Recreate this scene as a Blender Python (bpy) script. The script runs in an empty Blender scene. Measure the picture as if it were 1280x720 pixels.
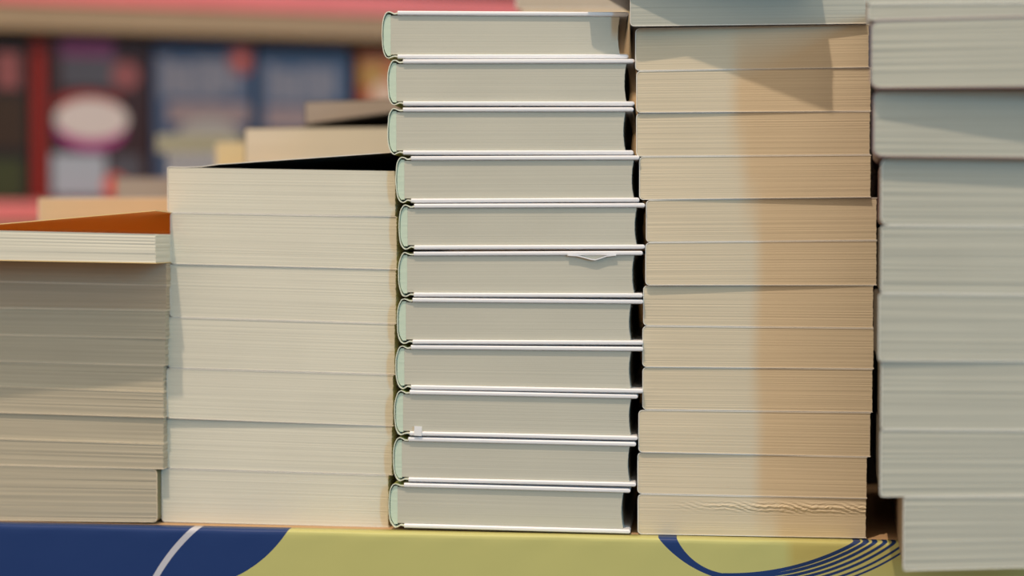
import bpy, bmesh, math, random
from mathutils import Vector, Matrix
random.seed(11)
sc = bpy.context.scene
col = sc.collection
F = 2000.0                       # focal length in pixels of a 1280 px wide frame
ZT = 0.75                        # height of the display plinth's top
mm = 0.001

# ------------------------------------------------------------------ camera
PITCH = math.atan(60 / F)
CF = Vector((0, math.cos(PITCH), -math.sin(PITCH)))
CU = Vector((0, math.sin(PITCH), math.cos(PITCH)))
CR = Vector((1, 0, 0))
def ray(px, py):
    return CR * ((px - 640) / F) - CU * ((py - 360) / F) + CF
_r = ray(640, 669)
CAM = Vector((0, 0, ZT - 0.985 * _r.z / _r.y))
def on_level(px, py, z=ZT):
    d = ray(px, py); return CAM + d * ((z - CAM.z) / d.z)
def on_depth(px, py, Y):
    d = ray(px, py); return CAM + d * (Y / d.y)

cam = bpy.data.cameras.new('camera'); cam_o = bpy.data.objects.new('camera', cam)
col.objects.link(cam_o); cam_o.location = CAM
cam_o.rotation_euler = (math.pi / 2 - PITCH, 0, 0)
cam.sensor_width = 36; cam.lens = 36 * F / 1280
cam.clip_start = .02; cam.clip_end = 60
cam.dof.use_dof = True; cam.dof.focus_distance = 0.985; cam.dof.aperture_fstop = 2.35
sc.camera = cam_o

# ------------------------------------------------------------------ materials
def srgb(r, g, b):
    f = lambda c: c / 12.92 if c <= .04045 else ((c + .055) / 1.055) ** 2.4
    return (f(r / 255), f(g / 255), f(b / 255), 1)
class NT:
    def __init__(s, name):
        s.m = bpy.data.materials.new(name); s.m.use_nodes = True
        s.t = s.m.node_tree; s.b = s.t.nodes['Principled BSDF']
    def n(s, typ, **kw):
        x = s.t.nodes.new(typ)
        for k, v in kw.items(): setattr(x, k, v)
        return x
    def l(s, a, b): s.t.links.new(a, b)
    def math(s, op, a, b=None):
        x = s.n('ShaderNodeMath', operation=op)
        for i, v in enumerate((a, b)):
            if v is None: continue
            if isinstance(v, (int, float)): x.inputs[i].default_value = v
            else: s.l(v, x.inputs[i])
        return x.outputs[0]
    def mix(s, fac, a, b):
        x = s.n('ShaderNodeMix', data_type='RGBA')
        for sock, v in ((x.inputs[0], fac), (x.inputs[6], a), (x.inputs[7], b)):
            if isinstance(v, (int, float, tuple)): sock.default_value = v
            else: s.l(v, sock)
        return x.outputs[2]
def mat(name, c, rough=.6, spec=.3, var=.06, scale=40, bump=0.0):
    t = NT(name); t.b.inputs['Roughness'].default_value = rough
    t.b.inputs['Specular IOR Level'].default_value = spec
    tc = t.n('ShaderNodeTexCoord'); no = t.n('ShaderNodeTexNoise')
    no.inputs['Scale'].default_value = scale; no.inputs['Detail'].default_value = 4
    t.l(tc.outputs['Object'], no.inputs['Vector'])
    dk = tuple(x * (1 - var) for x in c[:3]) + (1,); lt = tuple(min(1, x * (1 + var)) for x in c[:3]) + (1,)
    t.l(t.mix(no.outputs['Fac'], dk, lt), t.b.inputs['Base Color'])
    if bump:
        bp = t.n('ShaderNodeBump'); bp.inputs['Strength'].default_value = bump; bp.inputs['Distance'].default_value = .002
        t.l(no.outputs['Fac'], bp.inputs['Height']); t.l(bp.outputs[0], t.b.inputs['Normal'])
    return t.m
def pages(name, c, fine=1400, coarse=330, con=.10, tint=.03, bump=.5, dist=.0003):
    """leaf edges of a closed book: streaks along the block, from the block's own UVs (metres)"""
    t = NT(name); t.b.inputs['Roughness'].default_value = .85; t.b.inputs['Specular IOR Level'].default_value = .12
    uv = t.n('ShaderNodeUVMap'); sp = t.n('ShaderNodeSeparateXYZ'); t.l(uv.outputs[0], sp.inputs[0])
    oi = t.n('ShaderNodeObjectInfo'); rnd = t.math('MULTIPLY', oi.outputs['Random'], 70.0)
    def noise(fx, fy, det):
        cb = t.n('ShaderNodeCombineXYZ')
        t.l(t.math('MULTIPLY', sp.outputs[0], fx), cb.inputs[0]); t.l(t.math('MULTIPLY', sp.outputs[1], fy), cb.inputs[1]); t.l(rnd, cb.inputs[2])
        x = t.n('ShaderNodeTexNoise'); x.inputs['Scale'].default_value = 1; x.inputs['Detail'].default_value = det
        t.l(cb.outputs[0], x.inputs['Vector']); return x.outputs['Fac']
    a = noise(7, fine, 2); b = noise(4, coarse, 2); g = noise(14, 18, 3)
    s = t.math('ADD', t.math('MULTIPLY', a, .55), t.math('MULTIPLY', b, .45))
    rm = t.n('ShaderNodeMapRange'); t.l(s, rm.inputs[0])
    for i, v in enumerate((.3, .7, 1 - con, 1 + con * .6)): rm.inputs[i + 1].default_value = v
    rg = t.n('ShaderNodeMapRange'); t.l(g, rg.inputs[0])
    for i, v in enumerate((.3, .7, 1 - tint, 1 + tint)): rg.inputs[i + 1].default_value = v
    k = t.math('MULTIPLY', rm.outputs[0], rg.outputs[0])
    vm = t.n('ShaderNodeVectorMath', operation='SCALE'); vm.inputs[0].default_value = c[:3]; t.l(k, vm.inputs['Scale'])
    t.l(vm.outputs[0], t.b.inputs['Base Color'])
    bp = t.n('ShaderNodeBump'); bp.inputs['Strength'].default_value = bump; bp.inputs['Distance'].default_value = dist
    t.l(s, bp.inputs['Height']); t.l(bp.outputs[0], t.b.inputs['Normal'])
    return t.m
M = {}
M['p_cream'] = pages('cream_leaf_edges', (.78, .745, .615), con=.05, bump=.3)
M['p_tan'] = pages('tan_leaf_edges', (.77, .66, .475), con=.065, bump=.3)
M['p_white'] = pages('white_leaf_edges', (.62, .60, .50), fine=2200, coarse=700, con=.035, bump=.12)
M['p_green'] = pages('pale_leaf_edges', (.53, .53, .45), fine=800, coarse=190, con=.065, dist=.0004)
M['p_olive'] = pages('oatmeal_leaf_edges', (.54, .48, .36), fine=1000, coarse=260, con=.10, dist=.0004)
M['p_brown'] = pages('brownish_leaf_edges', (.54, .44, .315), fine=1000, coarse=260, con=.10, dist=.0004)  # oatmeal leaves with orange bounce from the book above mixed into the colour
M['p_back'] = pages('beige_leaf_edges', (.72, .55, .34), con=.06)
M['p_grey'] = pages('grey_leaf_edges', (.42, .37, .33), con=.08)
M['p_pale'] = pages('ivory_leaf_edges', (.74, .72, .62), con=.06)
M['p_dun'] = pages('dun_leaf_edges', (.50, .43, .34), con=.06)
M['p_blue'] = pages('pale_blue_leaf_edges', (.34, .36, .40), con=.06)
M['p_sage'] = pages('sage_leaf_edges', (.36, .36, .27), con=.06)
M['p_yellow'] = pages('butter_leaf_edges', (.68, .61, .40), con=.06)
M['c_black'] = mat('black_card', (.022, .02, .02, 1), .45)
M['c_plum'] = mat('plum_card', (.10, .045, .06, 1), .45)
M['c_dark'] = mat('dark_brown_card', (.014, .010, .009, 1), .5)
M['c_umber'] = mat('umber_card', (.32, .23, .16, 1), .5)
M['c_red'] = mat('dark_red_card', (.16, .02, .015, 1), .4)
M['c_yellow'] = mat('yellow_card', (.75, .45, .10, 1), .45)
M['c_amber'] = mat('amber_card', (.85, .38, .06, 1), .45)
M['c_orange'] = mat('orange_card', (.88, .30, .035, 1), .4)
def thin(name, c, k):
    """thin card that lets some light through"""
    t = NT(name); t.b.inputs['Roughness'].default_value = .45
    no = t.n('ShaderNodeTexNoise'); no.inputs['Scale'].default_value = 25
    t.l(t.mix(no.outputs['Fac'], tuple(x * .92 for x in c[:3]) + (1,), c), t.b.inputs['Base Color'])
    tr = t.n('ShaderNodeBsdfTranslucent'); tr.inputs[0].default_value = c
    ms = t.n('ShaderNodeMixShader'); ms.inputs[0].default_value = k
    t.l(t.b.outputs[0], ms.inputs[1]); t.l(tr.outputs[0], ms.inputs[2]); t.l(ms.outputs[0], t.t.nodes['Material Output'].inputs[0])
    return t.m
M['c_amber_thin'] = thin('thin_amber_card', (.85, .50, .16, 1), .4)
M['c_orange_thin'] = thin('thin_orange_card', (.80, .43, .16, 1), .36)
M['c_olive'] = mat('olive_card', (.22, .2, .1, 1), .5)
M['cut'] = mat('card_cut_edge', (.90, .85, .75, 1), .8)
M['cut_tan'] = mat('tan_card_cut_edge', (.80, .69, .52, 1), .8)
M['cut_gold'] = mat('yellow_card_cut_edge', (.9, .68, .32, 1), .8)
M['cut_pink'] = mat('rosy_card_cut_edge', (.38, .27, .27, 1), .8)
M['cut_pale'] = mat('pale_card_cut_edge', (.78, .77, .68, 1), .8)
M['cut_black'] = mat('black_card_cut_edge', (.02, .02, .02, 1), .7)
M['jacket'] = mat('white_jacket', (.90, .90, .92, 1), .35, .4, .02)
M['spine_out'] = mat('lime_jacket_spine', (.42, .46, .16, 1), .4)
M['spine_cut'] = mat('jacket_cut_edge', (.84, .86, .70, 1), .6)
M['lining'] = mat('mint_spine_lining', (.64, .75, .60, 1), .8, .1)  # green light bounced off the spine case, put into a strip's colour
M['tab'] = mat('white_paper_tab', (.9, .9, .9, 1), .6)
M['kraft'] = mat('kraft_board', (.54, .35, .19, 1), .8, .2, .08, 60)
M['wood'] = mat('shelf_wood', (.36, .27, .175, 1), .5, .3, .1, 12)
M['dark_wood'] = mat('bookcase_back_wood', (.035, .025, .022, 1), .7)
M['pink'] = mat('pink_label_rail', (.80, .21, .22, 1), .4, .4, .15, 6)
M['floor'] = mat('floor_carpet', (.16, .13, .11, 1), .9, .1, .15, 30)
M['wall'] = mat('plaster_wall', (.55, .5, .44, 1), .9, .1, .03, 8)

# ------------------------------------------------------------------ object helpers
def link(name, bm, mats, parent=None, smooth=False):
    me = bpy.data.meshes.new(name); bm.normal_update(); bm.to_mesh(me); bm.free()
    for m in mats: me.materials.append(M[m] if isinstance(m, str) else m)
    if smooth:
        for p in me.polygons: p.use_smooth = True
    o = bpy.data.objects.new(name, me); col.objects.link(o)
    if parent: o.parent = parent
    return o
def thing(name, label, cat, loc, rz=0, group=None):
    o = bpy.data.objects.new(name, None); col.objects.link(o); o.empty_display_size = .03
    o.location = loc; o.rotation_euler = (0, 0, rz); o['label'] = label; o['category'] = cat
    if group: o['group'] = group
    return o
def tag(o, label, cat, group=None):
    o['label'] = label; o['category'] = cat
    if group: o['group'] = group
def structure(o): o['kind'] = 'structure'; return o
def add_box(bm, x0, x1, y0, y1, z0, z1, mi=0):
    v = [bm.verts.new((x, y, z)) for z in (z0, z1) for y in (y0, y1) for x in (x0, x1)]
    for q in ((0, 2, 3, 1), (4, 5, 7, 6), (0, 1, 5, 4), (2, 6, 7, 3), (0, 4, 6, 2), (1, 3, 7, 5)):
        bm.faces.new([v[i] for i in q]).material_index = mi
def bevel(bm, w, seg=2):
    bmesh.ops.bevel(bm, geom=list(bm.edges), offset=w, segments=seg, profile=.5, affect='EDGES')
def loft(rows, uvs=None, close=True):
    """rows of equally long closed loops, capped"""
    bm = bmesh.new(); uv = bm.loops.layers.uv.new('UVMap')
    R = [[bm.verts.new(p) for p in r] for r in rows]; n = len(rows[0])
    def face(idx):
        f = bm.faces.new([R[j][i] for j, i in idx])
        if uvs:
            for lp, (j, i) in zip(f.loops, idx): lp[uv].uv = uvs[j][i]
        return f
    for j in range(len(R) - 1):
        for i in range(n): face([(j, i), (j, (i + 1) % n), (j + 1, (i + 1) % n), (j + 1, i)])
    face([(0, i) for i in reversed(range(n))]); face([(len(R) - 1, i) for i in range(n)])
    return bm

# ------------------------------------------------------------------ frames in which stacks are measured
class Frame:
    """a vertical plane through point P with tan-yaw t (positive: the right side comes nearer)"""
    def __init__(s, P, t):
        s.P = Vector(P); a = math.atan(t); s.a = a
        s.ex = Vector((math.cos(a), -math.sin(a), 0)); s.ey = Vector((math.sin(a), math.cos(a), 0))
    def hit(s, px, py, d=0.0):
        r = ray(px, py); Q = s.P + s.ey * d
        k = (Q - CAM).dot(s.ey) / r.dot(s.ey); X = CAM + r * k
        return (X - s.P).dot(s.ex), X.z
    def pt(s, u, d, z): return Vector((s.P.x, s.P.y, 0)) + s.ex * u + s.ey * d + Vector((0, 0, z))

class Book:
    """plan and section of one book: width, depth, yaw, and the sloping bottom and top lines"""
    def __init__(s, fr, x0, x1, lo, hi, dl=0, dr=0, depth=.2, gap=.00008, zmin=ZT):
        yl, yr = (lo[1] + hi[1]) / 2, (lo[3] + hi[3]) / 2
        u0, _ = fr.hit(x0, yl, dl); u1, _ = fr.hit(x1, yr, dr)
        def line(L):
            ua, za = fr.hit(L[0], L[1]); ub, zb = fr.hit(L[2], L[3])
            return lambda u: za + (zb - za) * (u - ua) / (ub - ua)
        a, b = line(lo), line(hi)
        zz = [max(a(u0), zmin), max(a(u1), zmin), b(u0) - gap, b(u1) - gap]
        s.setup(fr.pt(u0, dl, 0), fr.pt(u1, dr, 0), zz, depth)
    def setup(s, A, B, zz, depth):
        e = (B - A); s.w = e.length; e.normalize(); s.rz = math.atan2(e.y, e.x); ey = Vector((-e.y, e.x, 0))
        s.z0 = min(zz[0], zz[1]); s.d = depth
        s.loc = A + e * s.w / 2; s.loc.z = s.z0
        s.zz = [z - s.z0 for z in zz]; s.T = (s.zz[2] + s.zz[3] - s.zz[0] - s.zz[1]) / 2
    def zb(s, x): t = x / s.w + .5; return s.zz[0] + (s.zz[1] - s.zz[0]) * t
    def zt(s, x): t = x / s.w + .5; return s.zz[2] + (s.zz[3] - s.zz[2]) * t

def page_block(bk, parent, m, xl, xr, lo, hi, row=.0006, amp=.00025, nx=12, front=0.0, flip=1, crinkle=None, jit=.0002, name='page_block'):
    """xl(v), xr(v): ends of the block at height fraction v; lo, hi: clearances under and over it"""
    T = bk.T; n = max(6, int((T - lo - hi) / row)); rows = []; uvs = []
    for j in range(n + 1):
        v = j / n; ra, rb, rj = random.random(), random.random(), random.uniform(-1, 1) * jit
        a, b = xl(v), xr(v) + rj; r = []; q = []
        if j in (0, n): ra = rb = .2
        for i in range(nx + 1):
            t = i / nx; x = a + (b - a) * t; X = flip * x
            z = bk.zb(X) + lo + (bk.zt(X) - bk.zb(X) - lo - hi) * v
            y = front + amp * (ra * (1 - t) + rb * t)
            if crinkle:
                dy, dz = crinkle(t, v); y += dy; z += dz
            r.append((X, y, z)); q.append((x, v * T))
        for x, e in ((b, 1), (a, -1)):
            X = flip * x; z = bk.zb(X) + lo + (bk.zt(X) - bk.zb(X) - lo - hi) * v
            r.append((X, bk.d - .0005, z)); q.append((x + e * bk.d, v * T))
        if flip < 0: r.reverse(); q.reverse()
        rows.append(r); uvs.append(q)
    return link(name, loft(rows, uvs), [m], parent)

def shell(paths, t, ys, mats, name, parent, flip=1, smooth=False):
    """an open strip: for each depth in ys a section path [(x,z,nx,nz)], thickness t inwards"""
    bm = bmesh.new(); n = len(paths[0])
    def ring(path, y, inner): return [bm.verts.new((flip * (x - (nx * t if inner else 0)), y, z - (nz * t if inner else 0))) for x, z, nx, nz in path]
    O = [ring(p, y, 0) for p, y in zip(paths, ys)]; I = [ring(p, y, 1) for p, y in zip(paths, ys)]
    for k in range(len(ys) - 1):
        of, ob, nf, nb = O[k], O[k + 1], I[k], I[k + 1]
        for i in range(n - 1):
            bm.faces.new((of[i], of[i + 1], ob[i + 1], ob[i])).material_index = 0
            bm.faces.new((nf[i], nb[i], nb[i + 1], nf[i + 1])).material_index = 1
        for i in (0, n - 1): bm.faces.new((of[i], ob[i], nb[i], nf[i])).material_index = 2
    for o_, i_ in ((O[0], I[0]), (O[-1], I[-1])):
        for i in range(n - 1): bm.faces.new((o_[i], i_[i], i_[i + 1], o_[i + 1])).material_index = 2
    bmesh.ops.recalc_face_normals(bm, faces=bm.faces)
    return link(name, bm, mats, parent, smooth)

def paperback(bk, label, group, pm, cm=('c_black', 'c_black', 'cut'), t=.0005, r=.0018, flip=1, lift=None, row=.0006, amp=.0001,
              crinkle=None, name='paperback', loose=.0002, jit=.0002):
    o = thing(name, label, 'book', bk.loc, bk.rz, group)
    w = bk.w; xl = -w / 2; T = bk.T; r = min(r, T * .3)
    zb = lambda x: bk.zb(flip * x); zt = lambda x: bk.zt(flip * x)
    p = []; N = 14
    for i in range(N):
        x = w / 2 + (xl + r - w / 2) * i / N
        p.append((x, zt(x), 0, 1))
    for i in range(6):
        a = math.pi / 2 + math.pi / 2 * i / 5; c, s_ = math.cos(a), math.sin(a)
        p.append((xl + r + r * c, zt(xl) - r + r * s_, c, s_))
    for i in range(6):
        a = math.pi + math.pi / 2 * i / 5; c, s_ = math.cos(a), math.sin(a)
        p.append((xl + r + r * c, zb(xl) + r + r * s_, c, s_))
    for i in range(1, N + 1):
        x = xl + r + (w / 2 - xl - r) * i / N
        p.append((x, zb(x), 0, -1))
    ys, ps = [-loose, bk.d], [p, p]
    if lift:                                        # front corner curls up, the back stays down
        ys = [-loose + (bk.d + loose) * q / 8 for q in range(9)]; ps = []
        for q in range(9):
            f = 1 - (q / 8) ** 2
            ps.append([(x, z + (lift(flip * x) * f if i < N else 0), nx, nz) for i, (x, z, nx, nz) in enumerate(p)])
    shell(ps, t, ys, cm, 'cover', o, flip)
    def left(v):
        d = min(v, 1 - v) * (T - 2 * t); rr = r - t
        return xl + t + .0001 + (rr - math.sqrt(max(0, rr * rr - (rr - d) ** 2)) if d < rr else 0)
    page_block(bk, o, pm, left, lambda v: w / 2 - .0004, t + .00005, t + .00005, row, amp, 110 if crinkle else 12, 0, flip, crinkle, jit)
    return o

def catmull(P, k=4):
    out = []
    for i in range(len(P) - 1):
        a, b, c, d = P[max(i - 1, 0)], P[i], P[i + 1], P[min(i + 2, len(P) - 1)]
        for j in range(k):
            t = j / k
            out.append(tuple(.5 * (2 * b[q] + (c[q] - a[q]) * t + (2 * a[q] - 5 * b[q] + 4 * c[q] - d[q]) * t * t + (3 * b[q] - a[q] - 3 * c[q] + d[q]) * t ** 3) for q in (0, 1)))
    return out + [P[-1]]

def hardcover(bk, label, group, recess):
    o = thing('hardcover_book', label, 'book', bk.loc, bk.rz, group)
    w, T, d = bk.w, bk.T, bk.d; xl = -w / 2; px = .0005; tb = .0028; xb = xl + 20 * px; sq = .0015
    for nm, top in (('front_board', 1), ('back_board', 0)):
        prof = []                                    # (x, height within the board)
        for i in range(9): prof.append((xb + (w / 2 - tb * .45 - xb) * i / 8, 0.0))
        for i in range(1, 6):
            a = -math.pi / 2 + math.pi * i / 6; prof.append((w / 2 - tb * .45 + tb * .45 * math.cos(a), tb / 2 + tb / 2 * math.sin(a)))
        for i in range(9): prof.append((w / 2 - tb * .45 + (xb - w / 2 + tb * .45) * i / 8, tb))
        def ring(y, s_):
            out = []
            for x, h in prof:
                h2 = tb / 2 + (h - tb / 2) * s_; base = bk.zt(x) - tb if top else bk.zb(x)
                out.append((x, y, base + h2))
            return out
        bm = loft([ring(y, s_) for y, s_ in ((-.0002, .45), (.0003, .85), (.001, 1), (d, 1))])
        bmesh.ops.recalc_face_normals(bm, faces=bm.faces)
        link(nm, bm, ['jacket'], o)
    k = [(22, 1.6), (19, 2.6), (15.5, 3.0), (12, 1.6), (8.5, .9), (5, 2.9), (2.2, 8.5), (.6, 17)]
    j_ = lambda: random.uniform(-.6, .6)
    cp = [(xl + (a + j_() * .5) * px, bk.zt(xl) - (b + j_() * .5) * px) for a, b in k] + [(xl, (bk.zt(xl) + bk.zb(xl)) / 2)] + \
         [(xl + (a + j_() * .5) * px, bk.zb(xl) + (b - .4 + j_() * .5) * px) for a, b in reversed(k)]
    c = catmull(cp, 5); p = []
    for i in range(len(c)):
        a, b = c[max(0, i - 1)], c[min(len(c) - 1, i + 1)]; tx, tz = b[0] - a[0], b[1] - a[1]; L = math.hypot(tx, tz)
        p.append((c[i][0], c[i][1], tz / L, -tx / L))
    if p[len(p) // 2][2] > 0: p = [(x, z, -a, -b) for x, z, a, b in p]
    h_ = len(p) / 2; p = [(x, z, a * g_, b * g_) for (x, z, a, b), g_ in zip(p, [.75 + 1.5 * (abs(i - h_) / h_) ** 3 for i in range(len(p))])]
    shell([p, p], 1.15 * px, [.0004, d], ['spine_out', 'spine_cut', 'spine_cut'], 'spine', o, 1)
    lo = hi = tb + .0001
    xs = lambda v: xl + (1.9 + 5 * abs(2 * v - 1) ** 4) * px
    xm = xl + 11 * px
    page_block(bk, o, 'lining', xs, lambda v: xm, .0022, .0022, .0012, .0001, 4, sq, name='spine_lining', jit=0)  # added strip at the spine end, coloured as green bounce
    page_block(bk, o, 'p_white', lambda v: xm + .00005, lambda v: w / 2 - recess - .0012 * (1 - (2 * v - 1) ** 2), lo, hi, .0006, .00005, 12, sq, jit=.0001)
    return o

ORD = ['topmost', 'second', 'third', 'fourth', 'fifth', 'sixth', 'seventh', 'eighth', 'ninth', 'tenth', 'eleventh', 'twelfth']

# ------------------------------------------------------------------ display plinth under the books
EL, ER = on_level(0, 656), on_level(1120, 679)
EDGE = Frame(EL, (EL.y - ER.y) / (ER.x - EL.x))
pl = thing('display_plinth', 'wide plinth with yellow and blue printed front carrying all the book stacks', 'display stand', EDGE.pt(.33, .0, 0), -EDGE.a)
U0, U1, DEP = -.95, .75, .98                                  # in the plinth's own frame
bm = bmesh.new(); add_box(bm, U0 + .002, U1 - .002, .0012, DEP, ZT - .006, ZT); bevel(bm, .0006, 2)
link('tabletop', bm, ['kraft'], pl)
def on_panel(px, py):
    u, z = EDGE.hit(px, py); return (u - .33, z)
def circle3(A, B, C):
    (ax, ay), (bx, by), (cx, cy) = A, B, C
    d = 2 * (ax * (by - cy) + bx * (cy - ay) + cx * (ay - by))
    ux = ((ax * ax + ay * ay) * (by - cy) + (bx * bx + by * by) * (cy - ay) + (cx * cx + cy * cy) * (ay - by)) / d
    uy = ((ax * ax + ay * ay) * (cx - bx) + (bx * bx + by * by) * (ax - cx) + (cx * cx + cy * cy) * (bx - ax)) / d
    return ux, uy, math.hypot(ax - ux, ay - uy)
def printed_front():
    t = NT('printed_front_paper'); t.b.inputs['Roughness'].default_value = .45; t.b.inputs['Specular IOR Level'].default_value = .3
    tc = t.n('ShaderNodeTexCoord'); sp = t.n('ShaderNodeSeparateXYZ'); t.l(tc.outputs['Object'], sp.inputs[0])
    X, Z = sp.outputs[0], sp.outputs[2]
    def dist(c):
        dx = t.math('SUBTRACT', X, c[0]); dz = t.math('SUBTRACT', Z, c[1])
        return t.math('SQRT', t.math('ADD', t.math('MULTIPLY', dx, dx), t.math('MULTIPLY', dz, dz)))
    lt = lambda a, b: t.math('LESS_THAN', a, b)
    gt = lambda a, b: t.math('GREATER_THAN', a, b)
    mul = lambda *a: a[0] if len(a) == 1 else t.math('MULTIPLY', a[0], mul(*a[1:]))
    P = on_panel
    yellow, blue, white = (.58, .56, .205, 1), (.013, .045, .175, 1), (.60, .60, .66, 1)
    c = circle3(P(361.4, 660.6), P(335, 693), P(296.7, 719.7))
    mask = mul(t.math('MAXIMUM', lt(dist(c), c[2]), lt(X, c[0] + .01)), lt(X, P(420, 690)[0]))
    base = t.mix(mask, yellow, blue)
    c = circle3(P(246, 658.4), P(221, 683.5), P(195.5, 719.7))
    ring = mul(lt(t.math('ABSOLUTE', t.math('SUBTRACT', dist(c), c[2])), .0019), lt(X, P(262, 690)[0]))
    base = t.mix(ring, base, white)
    a = circle3(P(823.4, 673.3), P(846, 695.8), P(891, 720.5)); b = circle3(P(846, 673.3), P(880, 708.7), P(916, 717.5))
    band = mul(lt(dist(a), a[2]), gt(dist(b), b[2]), lt(X, P(922, 690)[0]))
    base = t.mix(band, base, blue)
    L = [((1040, 693), (1071, 678)), ((1040, 699), (1083, 678)), ((1040, 705.3), (1094.5, 678)), ((1040, 711.5), (1107, 678.4)), ((1040, 717.5), (1118, 678.8)),
         ((1052, 720), (1124, 684.5)), ((1062, 722.5), (1125, 692))]
    for i, (B, C) in enumerate(L):
        A = (908, 718.6 + 2.6 * i)
        c = circle3(P(*A), P(*B), P(*C)); wd = (.0011, .001, .0009, .00085, .0008, .0007, .0006)[i]
        k = mul(lt(t.math('ABSOLUTE', t.math('SUBTRACT', dist(c), c[2])), wd), gt(X, P(904, 690)[0]), lt(X, P(1250, 690)[0]), gt(Z, P(900, 760)[1]))
        base = t.mix(k, base, blue)
    t.l(base, t.b.inputs['Base Color'])
    no = t.n('ShaderNodeTexNoise'); no.inputs['Scale'].default_value = 28; t.l(tc.outputs['Object'], no.inputs['Vector'])
    bp = t.n('ShaderNodeBump'); bp.inputs['Strength'].default_value = .25; bp.inputs['Distance'].default_value = .002
    t.l(no.outputs['Fac'], bp.inputs['Height']); t.l(bp.outputs[0], t.b.inputs['Normal'])
    return t.m
bm = bmesh.new()                                             # rounded top edge, slightly rippled paper
rows = []
NX = 170
for j, (y, z) in enumerate(((.010, ZT + .0002), (.0022, ZT + .0002), (.0009, ZT - .0003), (.0002, ZT - .0013), (0, ZT - .003), (0, ZT - .006), (0, ZT - .010), (0, ZT - .02), (0, ZT - .05), (0, ZT - .3), (0, 0), (.010, 0))):
    r = []
    for i in range(NX + 1):
        u = U0 + (U1 - U0) * i / NX; dy = 0
        if 3 <= j <= 8: dy = (.00028 * math.sin(u * 61) * math.sin(u * 23 + 1) + .00016 * math.sin(u * 140 + j)) * (1 if j < 7 else .4)
        r.append(bm.verts.new((u, y + dy, z)))
    rows.append(r)
for j in range(len(rows)):
    a, b = rows[j], rows[(j + 1) % len(rows)]
    for i in range(NX): bm.faces.new((a[i], a[i + 1], b[i + 1], b[i]))
bm.faces.new([r[0] for r in rows]); bm.faces.new([r[NX] for r in reversed(rows)])
bmesh.ops.recalc_face_normals(bm, faces=bm.faces)
link('front_panel', bm, [printed_front()], pl, True)
for x in (U0, U1 - .01):
    bm = bmesh.new(); add_box(bm, x + .0005, x + .0095, .0105, DEP - .01, 0, ZT - .0065); link('side_panel', bm, ['kraft'], pl)
bm = bmesh.new(); add_box(bm, U0 + .01, U1 - .01, DEP - .0095, DEP, 0, ZT - .0065); link('back_panel', bm, ['kraft'], pl)

# ------------------------------------------------------------------ stack frames
def from_edge(px, setback, t):
    """stack frame whose front stands `setback` behind the plinth edge where the line of sight at px meets it"""
    u = EDGE.hit(px, 668)[0]; P = EDGE.pt(u, setback, 0); return Frame(P, t)
S1 = from_edge(200, .012, .12)
S2 = from_edge(345, .020, .12)
S3 = from_edge(640, .008, .12)
S4 = from_edge(940, .010, .12)
_c = on_level(1132, 714)
S5 = Frame((_c.x, _c.y, 0), .208)

# ------------------------------------------------------------------ stack 1, far left
xr = [208.5, 208.5, 207.5, 207, 205, 205, 205, 204.5, 196.8]
yb = [(325, 329.2), (352, 357), (385, 388), (418.5, 423.5), (452, 457), (483, 490), (516, 522), (548.5, 555), (581, 586.5), (651, 653)]
g = 'paperbacks in the far left stack'
names = ['brownish paperback directly under the open-covered yellow one, far left stack', 'shaded paperback, third from the top of the far left stack',
         'shaded paperback, fourth from the top of the far left stack', 'shaded paperback, fifth from the top of the far left stack',
         'paperback, sixth from the top of the far left stack', 'oatmeal paperback, fourth from the bottom of the far left stack',
         'oatmeal paperback, third from the bottom of the far left stack', 'oatmeal paperback, second from the bottom of the far left stack',
         'thick rounded paperback at the bottom of the far left stack']
for i in range(9):
    a, b = yb[i], yb[i + 1]
    last = i == 8
    bk = Book(S1, -90, xr[i], (0, b[0], 205, b[1]), (0, a[0], 205, a[1]), random.uniform(-1, 1) * mm, random.uniform(-1, 1) * mm, .19, zmin=ZT)
    if last:
        z = bk.z0
    paperback(bk, names[i], g, 'p_brown' if i < 2 else 'p_olive', ('c_orange' if i == 0 else 'c_olive', 'cut', 'cut_tan'), flip=-1 if last else 1, row=.0009, amp=.0003, r=.003 if last else .0012, jit=.0003)  # orange bounce is painted into the pages of the upper two
bk = Book(S1, -90, 195, (0, 324.5, 207, 328.5), (0, 286.5, 207, 291.5), -.038, -.028, .17)
xh = -bk.w / 2 + .012
paperback(bk, 'slim yellow paperback with lifted orange-lined cover, topmost of the far left stack', g, 'p_cream', ('c_amber_thin', 'c_orange_thin', 'cut_gold'),
          row=.001, amp=.0003, r=.001, lift=lambda x: max(0, x - xh) * .108 if x > xh else 0)

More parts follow.
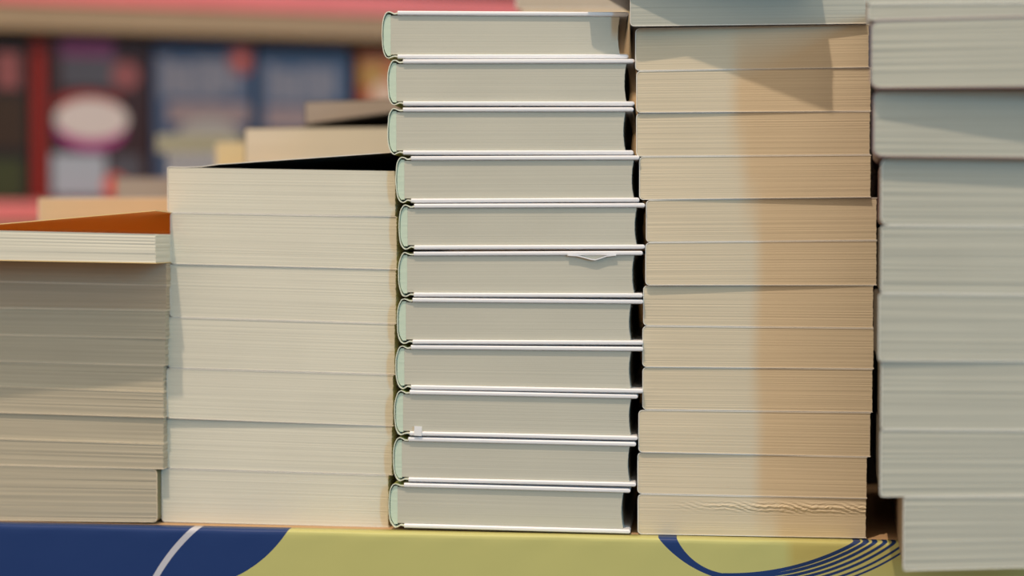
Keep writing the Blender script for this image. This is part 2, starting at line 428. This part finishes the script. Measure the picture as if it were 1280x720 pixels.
# ------------------------------------------------------------------ stack 2
x0 = [209, 213, 212.3, 209.5, 208.5, 207.5, 202]
x1 = [494.7, 496.5, 495.5, 494, 492, 490.5, 486]
yb = [(208, 212.6), (265.6, 271), (329.8, 337), (396.2, 404.7), (459.3, 468.4), (522.2, 532.8), (585.2, 594), (652, 660)]
off = [(0, -.6), (-.6, -.3), (0, 0), (-.6, 0), (-2.4, -.6), (0, -.4), (-1.2, -.8)]
g = 'cream paperbacks in the second stack from the left'
for i in range(7):
    a, b = yb[i], yb[i + 1]
    bk = Book(S2, x0[i], x1[i], (209, b[0], 493, b[1]), (209, a[0], 493, a[1]), off[i][0] * mm, off[i][1] * mm, .2)
    if i == 0:
        xh = -bk.w / 2 + .017
        lf = lambda x: max(0, x - xh) * .082 + (.0008 if x > xh + .01 else 0)
        paperback(bk, 'cream paperback with lifted black cover, topmost of the second stack from left', g, 'p_cream', ('c_black', 'c_black', 'cut'), lift=lf)
    else:
        lb = 'cream paperback, %s, second stack from the left' % (['', 'second from top', 'third from top', 'in the exact middle', 'third from bottom', 'second from bottom, with a wedge of shadow', 'bottom one'][i])
        paperback(bk, lb, g, 'p_cream', ('c_black', 'cut', 'cut'), r=.0022)

# ------------------------------------------------------------------ stack 3, hardcovers
H = [  # spine x, right x, top (yl, yr), bottom (yl, yr), right end of pages
    (477, 786, (13, 12), (73.4, 71), 775), (484, 793.5, (73.8, 72.4), (132, 131.6), 783), (484, 792, (134, 133.4), (193.6, 193.2), 781.6),
    (494, 799.2, (194.8, 194), (253.8, 252.6), 792), (498, 806.2, (254.6, 253.6), (312.2, 311.4), 795.7), (497.5, 803.4, (314.3, 313.4), (371.2, 372.2), 792.6),
    (496, 804, (372, 374.2), (430.2, 431.4), 788.7), (494, 804, (431, 433.4), (486.6, 491.8), 788.7), (492.5, 797.2, (487.2, 493), (544.4, 550.8), 788.5),
    (491, 795, (546, 552.6), (602.2, 608.8), 787), (485.5, 788, (603.4, 611), (660, 668), 779)]
g = 'white jacketed hardcovers in the middle stack'
hb = []
for i, (xs, xe, a, b, pe) in enumerate(H):
    bk = Book(S3, xs, xe, (500, b[0], 795, b[1]), (500, a[0], 795, a[1]), (0, 0, .2, .5, -.3, .3, 0, .4, -.3, .2, 0)[i] * mm, (9, 4, 2, .5, .2, -.2, .4, 0, .3, -.2, .3)[i] * mm, .21, zmin=ZT)
    lb = 'white hardcover, %s, middle stack' % (['topmost one and clear of its neighbours', 'second from the top', 'third from the top', 'fourth from the top', 'fifth from the top',
         'the sixth and central one, jacket edge dented', 'fifth from the bottom', 'fourth from the bottom', 'third from the bottom, small white tab near its spine', 'second from the bottom', 'lowest one, resting on the printed plinth'][i])
    hb.append((hardcover(bk, lb, g, (xe - pe) * .0005), bk))
# dented jacket edge and paper tab
o, bk = hb[5]
bm = bmesh.new(); xx = [.0, .006, .011, .0145, .017, .0195, .024, .030]; dz = [0, -.0004, -.0016, -.0026, -.0029, -.0022, -.0006, 0]
x_c = -bk.w / 2 + (715 - 497.5) * .00049
prv = None
for x, z in zip(xx, dz):
    X = x_c + x; top = bk.zt(X) - .0022
    v = [bm.verts.new((X, y, top + h)) for y, h in ((-.0009, z), (-.0009, z - .0007), (.0025, z - .0007), (.0025, z))]
    if prv:
        for q in range(4): bm.faces.new((prv[q], v[q], v[(q + 1) % 4], prv[(q + 1) % 4]))
    else: bm.faces.new(v[::-1])
    prv = v
bm.faces.new(prv); bmesh.ops.recalc_face_normals(bm, faces=bm.faces)
f = link('jacket_fold', bm, ['jacket'], o)
o, bk = hb[8]
X = -bk.w / 2 + (518 - 492.5) * .0005
bm = bmesh.new(); add_box(bm, X, X + .0048, -.0008, -.0004, bk.zb(X) + .0003, bk.zb(X) + .0063); bmesh.ops.rotate(bm, verts=bm.verts, cent=(X, 0, bk.zb(X)), matrix=Matrix.Rotation(.05, 3, 'Y'))
f = link('paper_tab', bm, ['tab'], o); f['label'] = 'small square white paper tab'

# ------------------------------------------------------------------ stack 4, tan paperbacks
x0 = [787.5, 794, 795.3, 795.2, 799, 807.4, 806.6, 804, 803, 803, 798, 796.7, 797]
x1 = [1082.8, 1086.5, 1089, 1088, 1089, 1096.3, 1096.3, 1092, 1092.6, 1091, 1088.4, 1084, 1083]
yb = [(-18, -24), (35.5, 30.3), (88.8, 84.4), (141.2, 139), (195.6, 193.5), (249.8, 246.8), (303, 300.4), (356.6, 356.7), (407.2, 410.2), (458.7, 461.2), (512, 515.6), (565.2, 571.2), (617.2, 623.2), (667.7, 673)]
off = [(-10, -3), (-1.2, -.6), (-1.2, 0), (0, 0), (0, -1), (0, 1), (-1.4, .5), (1, .6), (-.3, .5), (.3, .5), (-.8, 0), (.4, -.3), (0, .3)]
g = 'tan paperbacks in the fourth stack from the left'
def crk(t, v):
    k = math.exp(-((v - .74) / .11) ** 2) * min(1, max(0, (t - .12) / .5))
    return (-.0002 - .0004 * math.sin(t * 53 + 3 * math.sin(t * 27) + v * 60) - random.random() * .0006) * k, .00028 * math.sin(t * 87 + 2 * math.sin(t * 33) + v * 9) * k
for i in range(13):
    a, b = yb[i], yb[i + 1]
    bk = Book(S4, x0[i], x1[i], (800, b[0], 1087, b[1]), (800, a[0], 1087, a[1]), off[i][0] * mm, off[i][1] * mm, .22)
    where = ['topmost and greenish, cut by the top of the photo', 'second from top, fully crossed by shadow', 'third from top, with the shadow point', 'fourth from top', 'fifth from top', 'sixth from top, right end shaded',
             'seventh from top and from bottom', 'sixth from bottom, shaded along its upper left', 'fifth from bottom', 'fourth from bottom', 'third from bottom', 'second from bottom', 'lowest, with crinkled pages'][i]
    paperback(bk, 'tan paperback, %s, fourth stack from left' % where, g, 'p_green' if i == 0 else 'p_tan', ('c_black', 'cut', 'cut'), r=.0026, crinkle=crk if i == 12 else None,
              row=.0006 if i < 12 else .0004)
    if i == 0: top4 = bk
# a book lying askew on top of this stack, above the picture: its corner throws the pointed shadow
u, z = S4.hit(1006, -22)
zc = top4.z0 + max(top4.zz[2], top4.zz[3]) + .0004
tq = math.atan(.12) + math.radians(10)
B = S4.pt(u, -.034, 0); A = B - Vector((math.cos(tq), -math.sin(tq), 0)) * .138
bk = Book.__new__(Book); bk.setup(A, B, [zc, zc, zc + .022, zc + .022], .21)
paperback(bk, 'paperback lying askew on top of the tan stack, above the pointed shadow', None, 'p_tan', ('c_black', 'cut', 'cut'))

# ------------------------------------------------------------------ stack 5, thick pale paperbacks on the right
x0 = [1082, 1085, 1088, 1091, 1101, 1101, 1098, 1101, 1100, 1129]
yb = [(-12, -12), (8, 8), (28, 25.5), (113, 113), (196.5, 198.5), (281.8, 283), (366.6, 368.6), (451.2, 452.2), (536.6, 538), (621, 620), (714.5, 710)]
off = [(-9, -14), (-9, -14), (-11, -17.5), (-4.8, -6), (0, 0), (0, 0), (-.8, 0), (.6, .6), (0, .4), (0, 0)]
g = 'thick pale paperbacks in the far right stack'
for i in range(10):
    a, b = yb[i], yb[i + 1]; dl, dr = off[i]
    dr = dl + (dr - dl) * 1.8
    bk = Book(S5, x0[i], 1425, (1100, b[0], 1280, b[1]), (1100, a[0], 1280, a[1]), dl * mm, dr * mm, .285, zmin=0 if i < 9 else ZT - .004)
    where = ['topmost, only its lower half in view', 'slim one squeezed second from top', 'third from top, bulging upwards', 'fourth from top, half in shade', 'fifth from top, shaded along its top',
             'sixth from top', 'fifth from bottom', 'fourth from bottom', 'second from bottom', 'lowest, set back to the right and overhanging the plinth'][i]
    if i == 6: where = 'seventh from top'
    if i == 7: where = 'third from bottom'
    paperback(bk, 'pale thick paperback, %s, far right stack' % where, g, 'p_green', ('c_plum' if i in (2, 3, 4) else 'c_umber' if i == 9 else 'c_dark', 'cut_pale', 'cut_pink' if i in (2, 3) else 'cut_pale'), t=.0007, r=.0045 if i in (2, 3, 4) else .0015,
              row=.0011, amp=.00033, jit=.0005, flip=1)

# ------------------------------------------------------------------ second row of books behind
def stack_behind(Y, x0, x1, t, ys, labels, mats, covers, group, depth=.17, flips=None, lifts=None, hidden=3, hidden_label=''):
    fr = Frame((on_depth((x0 + x1) / 2, 300, Y).x, Y, 0), t); lo = None
    for i in range(len(ys)):
        xa, xb, a, b = ys[i]
        bk = Book(fr, xa, xb, (xa, b[0], xb, b[1]), (xa, a[0], xb, a[1]), 0, 0, depth)
        paperback(bk, labels[i], group, mats[i], covers[i], flip=flips[i] if flips else 1, lift=lifts[i] if lifts else None, r=.0015)
        lo = bk
    z = lo.z0 - .0002; n = hidden; h = (z - ZT) / n
    A = Vector((lo.loc.x, lo.loc.y, 0)); e = Vector((math.cos(lo.rz), math.sin(lo.rz), 0)) * (lo.w / 2)
    first = None
    for k in range(n):
        zb = ZT + h * k
        if first is None:
            bk = Book.__new__(Book); bk.setup(A - e, A + e, [zb, zb, zb + h - .0003, zb + h - .0003], depth)
            first = paperback(bk, hidden_label, hidden_label, 'p_back', ('c_dark', 'cut', 'cut'), r=.0015, row=.003)
        else:
            c = first.copy(); col.objects.link(c); c.location.z = zb
            for ch in first.children:
                d = ch.copy(); col.objects.link(d); d.parent = c

stack_behind(1.26, 48, 240, .05, [(48, 290, (247, 246), (283, 283))], ['tan paperback lying behind the yellow open-covered book on the left'], ['p_back'], [('c_yellow', 'cut', 'cut')], None,
             hidden=5, hidden_label='tan paperback lower in the back row behind the far left stack')
stack_behind(1.27, 306, 520, .08, [(381, 560, (127, 121), (156, 131)), (306, 540, (159.8, 158), (206, 206))],
             ['grey-edged paperback tilted on top of the tan one, behind the second stack', 'tan paperback with lifted dark cover, back row behind the second stack'],
             ['p_grey', 'p_pale'], [('c_dark', 'c_dark', 'cut_black'), ('c_dark', 'c_black', 'cut_black')], None, lifts=[None, lambda x: max(0, x + .034) * .135], hidden=5, hidden_label='tan paperback lower in the back row behind the second stack', depth=.14)
stack_behind(1.27, 645, 800, .1, [(645, 870, (-40, -41), (11.5, 11)), (652, 866, (12, 11.5), (76, 76)), (648, 868, (76.4, 76.4), (136, 137)), (645, 866, (136.4, 137.4), (200, 202))],
             ['beige paperback topmost in the back row, seen above the white hardcovers', 'tan paperback in the back row, glimpsed beside the top hardcover', 'third paperback down in the back row behind the middle stack', 'fourth paperback down in the back row behind the middle stack'],
             ['p_dun', 'p_back', 'p_back', 'p_back'], [('c_orange', 'cut', 'cut')] * 4, None, hidden=5, hidden_label='tan paperback lower in the back row behind the middle stack')
stack_behind(1.75, 195, 300, .0, [(196, 300, (168, 168), (190, 190)), (210, 310, (191, 191), (222, 222))],
             ['blurred green-grey book behind the black-covered paperback', 'blurred pale blue book under the green-grey one, far behind'],
             ['p_sage', 'p_blue'], [('c_olive', 'cut', 'cut')] * 2, None, depth=.15, hidden=5, hidden_label='paperback lower in the third row far behind')
stack_behind(1.44, 270, 420, .0, [(270, 430, (178, 178), (215, 215))], ['blurred yellow-edged book beside the tan back-row paperback'], ['p_yellow'],
             [('c_yellow', 'cut', 'cut')], None, depth=.1, hidden=5, hidden_label='paperback in the third row under the yellow-edged book')
stack_behind(1.56, 145, 260, .0, [(145, 262, (222, 222), (262, 262))], ['blurred grey-edged book behind the tan one on the left'], ['p_grey'],
             [('c_plum', 'cut', 'cut_pink')], None, depth=.15, hidden=4, hidden_label='paperback in the third row under the grey-edged book')
# black spines added behind the right stacks to block light and darken their gap
zc = ZT
for k in range(9):
    h = .038; bk = Book.__new__(Book)
    bk.setup(Vector((.44, 1.188, 0)), Vector((.44, 1.338, 0)), [zc, zc, zc + h - .0003, zc + h - .0003], .25); zc += h
    paperback(bk, 'black-spined paperback in the dark back row behind the two right stacks', 'black-spined paperbacks behind the two right stacks', 'p_back', ('c_black', 'c_black', 'cut_black'), r=.002, row=.004)

# ------------------------------------------------------------------ bookcase with face-out books, far behind
BF = Frame((on_depth(240, 300, 2.35).x, 2.35, 0), -.24)       # its left side is nearer
def bp(px, py): return BF.hit(px, py)
u_l, u_r = bp(-160, 300)[0], bp(900, 300)[0]
zc_ = lambda y: bp(240, y)[1]
z_top, z_bot, z_sh = zc_(12), zc_(43), zc_(279)
bc = thing('bookcase', 'wooden bookcase with pink label rails far behind the stacks', 'bookcase', BF.pt(0, 0, 0), -BF.a)
for z1, h in ((z_top, z_top - z_bot), (z_sh, .045), (z_sh - .36, .045), (z_top + .36, .045), (.12, .1)):
    bm = bmesh.new(); add_box(bm, u_l, u_r, 0, .3, z1 - h, z1); bevel(bm, .003); link('shelf', bm, ['wood'], bc)
for z1 in (z_top, z_sh, z_sh - .36):
    bm = bmesh.new(); add_box(bm, u_l, u_r, -.004, .02, z1 + .0005, z1 + .03)
    bevel(bm, .002); link('label_rail', bm, ['pink'], bc)
bm = bmesh.new(); add_box(bm, u_l, u_r, .302, .315, 0, z_top + .4); link('back_panel', bm, ['dark_wood'], bc)
for x in (u_l - .021, u_r + .001):
    bm = bmesh.new(); add_box(bm, x, x + .02, 0, .315, 0, z_top + .4); bevel(bm, .002); link('side_panel', bm, ['wood'], bc)
def cmat(key, rgb, k=1.0):
    if key not in M:
        c = srgb(*rgb); M[key] = mat(key, tuple(min(.95, x * k) for x in c[:3]) + (1,), .4, .3, .05)
    return key
def face_out(px0, px1, py0, label, base, patches, back=.03, thick=.03, name='face_out_book'):
    """a book standing on the shelf, cover to the front; patches: (kind, cx, cy, rx, ry, colour key)"""
    u0, z1 = bp(px0, py0); u1, _ = bp(px1, py0); z0 = z_sh + .0005
    o = thing(name, label, 'book', BF.pt((u0 + u1) / 2, back, z0), -BF.a, 'face-out books on the bookcase')
    w, h = u1 - u0, z1 - z0
    bm = bmesh.new(); add_box(bm, -w / 2 + .003, w / 2 - .0005, .0022, thick - .0022, .0015, h - .0015); link('page_block', bm, ['p_back'], o)
    bm = bmesh.new()
    add_box(bm, -w / 2, w / 2, 0, .002, 0, h); add_box(bm, -w / 2, w / 2, thick - .002, thick, 0, h); add_box(bm, -w / 2, -w / 2 + .0025, .002, thick - .002, 0, h)
    mats = [base]
    for n, (kind, cx, cy, rx, ry, key) in enumerate(patches):
        if key not in mats: mats.append(key)
        mi = mats.index(key); uu, zz = bp(cx, cy); uu -= (u0 + u1) / 2; zz -= z0; s = 2.38 / F
        rx_, ry_ = rx * s, ry * s; y = -.0002 - .00012 * n
        lim = lambda x: max(-w / 2 + .001, min(w / 2 - .001, x)); lz = lambda z: max(.001, min(h - .001, z))
        if kind == 'e': pts = [(uu + rx_ * math.cos(q * math.pi / 12), zz + ry_ * math.sin(q * math.pi / 12)) for q in range(24)]
        else: pts = [(uu - rx_, zz - ry_), (uu + rx_, zz - ry_), (uu + rx_, zz + ry_), (uu - rx_, zz + ry_)]
        pts = [(lim(a), lz(b)) for a, b in pts]
        fa = [bm.verts.new((a, y, b)) for a, b in pts]; ba = [bm.verts.new((a, 0, b)) for a, b in pts]; q = len(pts)
        bm.faces.new(fa).material_index = mi
        for i in range(q): bm.faces.new((fa[i], ba[i], ba[(i + 1) % q], fa[(i + 1) % q])).material_index = mi
    bmesh.ops.recalc_face_normals(bm, faces=bm.faces)
    link('cover', bm, mats, o)
    return o
K = 1.15
cm_ = lambda n, *rgb: cmat(n, rgb, K)
cm_('k_maroon', 48, 26, 28); cm_('k_purple', 118, 58, 102); cm_('k_slate', 72, 72, 82); cm_('k_salmon', 128, 74, 76); cm_('k_scarlet', 130, 30, 22)
cm_('k_white', 190, 182, 182); cm_('k_magenta', 150, 50, 120); cm_('k_ice', 150, 160, 175); cm_('k_coral', 190, 90, 75); cm_('k_blue', 62, 78, 108); cm_('k_navy', 42, 58, 88)
cm_('k_grey', 112, 114, 128); cm_('k_dust', 132, 118, 122); cm_('k_silver', 145, 145, 145); cm_('k_umber', 52, 36, 24); cm_('k_moss', 52, 58, 32); cm_('k_orange', 170, 95, 50); cm_('k_gold', 160, 125, 55); cm_('k_cream', 195, 170, 150)
cm_('k_black', 30, 24, 26)
face_out(-66, 34, 42, 'dark brown face-out book at the left end of the bookcase', 'k_black', [('r', 8, 85, 14, 22, 'k_salmon'), ('r', 6, 150, 22, 32, 'k_umber'), ('r', 6, 222, 20, 24, 'k_moss')])
face_out(38, 55, 44, 'narrow scarlet book spine beside the maroon face-out book', 'k_scarlet', [], name='spine_out_book')
face_out(58, 187, 44, 'maroon face-out book with white oval and purple title', 'k_maroon',
         [('r', 108, 57, 32, 11, 'k_purple'), ('r', 112, 88, 34, 18, 'k_slate'), ('e', 157, 92, 17, 18, 'k_salmon'), ('e', 108, 128, 40, 16, 'k_scarlet'), ('e', 113, 158, 42, 28, 'k_magenta'), ('e', 114, 147, 44, 25, 'k_white'),
          ('r', 98, 218, 32, 26, 'k_ice'), ('r', 158, 215, 18, 22, 'k_slate'), ('e', 143, 232, 14, 15, 'k_coral')])
bars = lambda xs, y, ry: [('r', x, y + (i * 7 % 5 - 2) * 1.2, 5.6 + (i * 5 % 3) * 1.1, ry - (i * 3 % 4) * 1.5, 'k_grey') for i, x in enumerate(xs)]
face_out(192, 318, 50, 'blue face-out book with large grey title and orange dot', 'k_blue',
         [('r', 255, 58, 63, 8, 'k_navy')] + bars((206, 221, 236, 251, 266, 281, 296), 96, 25) + [('e', 304, 72, 18, 19, 'k_salmon'), ('e', 303, 70, 8, 9, 'k_coral'), ('r', 262, 140, 50, 13, 'k_dust'), ('e', 262, 168, 38, 22, 'k_silver')])
face_out(324, 440, 56, 'blue face-out book with grey title, second of two alike', 'k_blue',
         [('r', 382, 64, 58, 8, 'k_navy')] + bars((342, 357, 372, 387, 402, 417), 104, 24) + [('r', 385, 146, 50, 14, 'k_dust')])
face_out(452, 560, 64, 'orange and gold face-out book beside the blue ones', 'k_orange', [('r', 470, 92, 16, 16, 'k_gold'), ('e', 484, 118, 16, 20, 'k_cream'), ('r', 450, 122, 8, 14, 'k_scarlet')])

# ------------------------------------------------------------------ room
def quad(name, pts, m):
    bm = bmesh.new(); bm.faces.new([bm.verts.new(p) for p in pts]); return structure(link(name, bm, [m]))
quad('floor', [(-6, -5, 0), (6, -5, 0), (6, 4.5, 0), (-6, 4.5, 0)], 'floor')
quad('wall_back', [(-6, 4.5, 0), (6, 4.5, 0), (6, 4.5, 4.6), (-6, 4.5, 4.6)], 'wall')

# ------------------------------------------------------------------ light
W = bpy.data.worlds.new('shop_ambience'); sc.world = W; W.use_nodes = True
bg = W.node_tree.nodes['Background']; bg.inputs[0].default_value = (.425, .355, .28, 1); bg.inputs[1].default_value = 1.72
# brighter towards the ceiling, dimmer towards the floor
wt = W.node_tree; wc = wt.nodes.new('ShaderNodeTexCoord'); ws = wt.nodes.new('ShaderNodeSeparateXYZ'); wm = wt.nodes.new('ShaderNodeMapRange')
wt.links.new(wc.outputs['Generated'], ws.inputs[0]); wt.links.new(ws.outputs[2], wm.inputs[0])
for i_, v_ in enumerate((-.25, 1.0, .78, 2.78)): wm.inputs[i_ + 1].default_value = v_
wt.links.new(wm.outputs[0], bg.inputs[1])
TG = Vector((0, .97, .93))
def aim(o, loc, tgt):
    o.location = loc; o.rotation_euler = (Vector(tgt) - Vector(loc)).to_track_quat('-Z', 'Y').to_euler()
ld = bpy.data.lights.new('ceiling_spot', 'SPOT'); lo_ = bpy.data.objects.new('ceiling_spot', ld); col.objects.link(lo_)
ld.energy = 220; ld.color = (1, .80, .62); ld.spot_size = math.radians(70); ld.spot_blend = .5; ld.shadow_soft_size = .03
kd = Vector((-.5, -1, 2.6)).normalized(); aim(lo_, TG + kd * 3.0, TG)
ad = bpy.data.lights.new('shop_window', 'AREA'); ao = bpy.data.objects.new('shop_window', ad); col.objects.link(ao)
ad.shape = 'RECTANGLE'; ad.size = .2; ad.size_y = 1.2; ad.energy = 33; ad.color = (.08, .58, 1)
rd = Vector((.54, -1, .25)).normalized(); aim(ao, Vector((.15, .97, .93)) + rd * 3.5, (.15, .97, .93))

sc.view_settings.view_transform = 'Standard'; sc.view_settings.look = 'None'; sc.view_settings.gamma = 1
sc.view_settings.exposure = 0; sc.view_settings.use_curve_mapping = False
try: sc.cycles.use_denoising = True
except Exception: pass
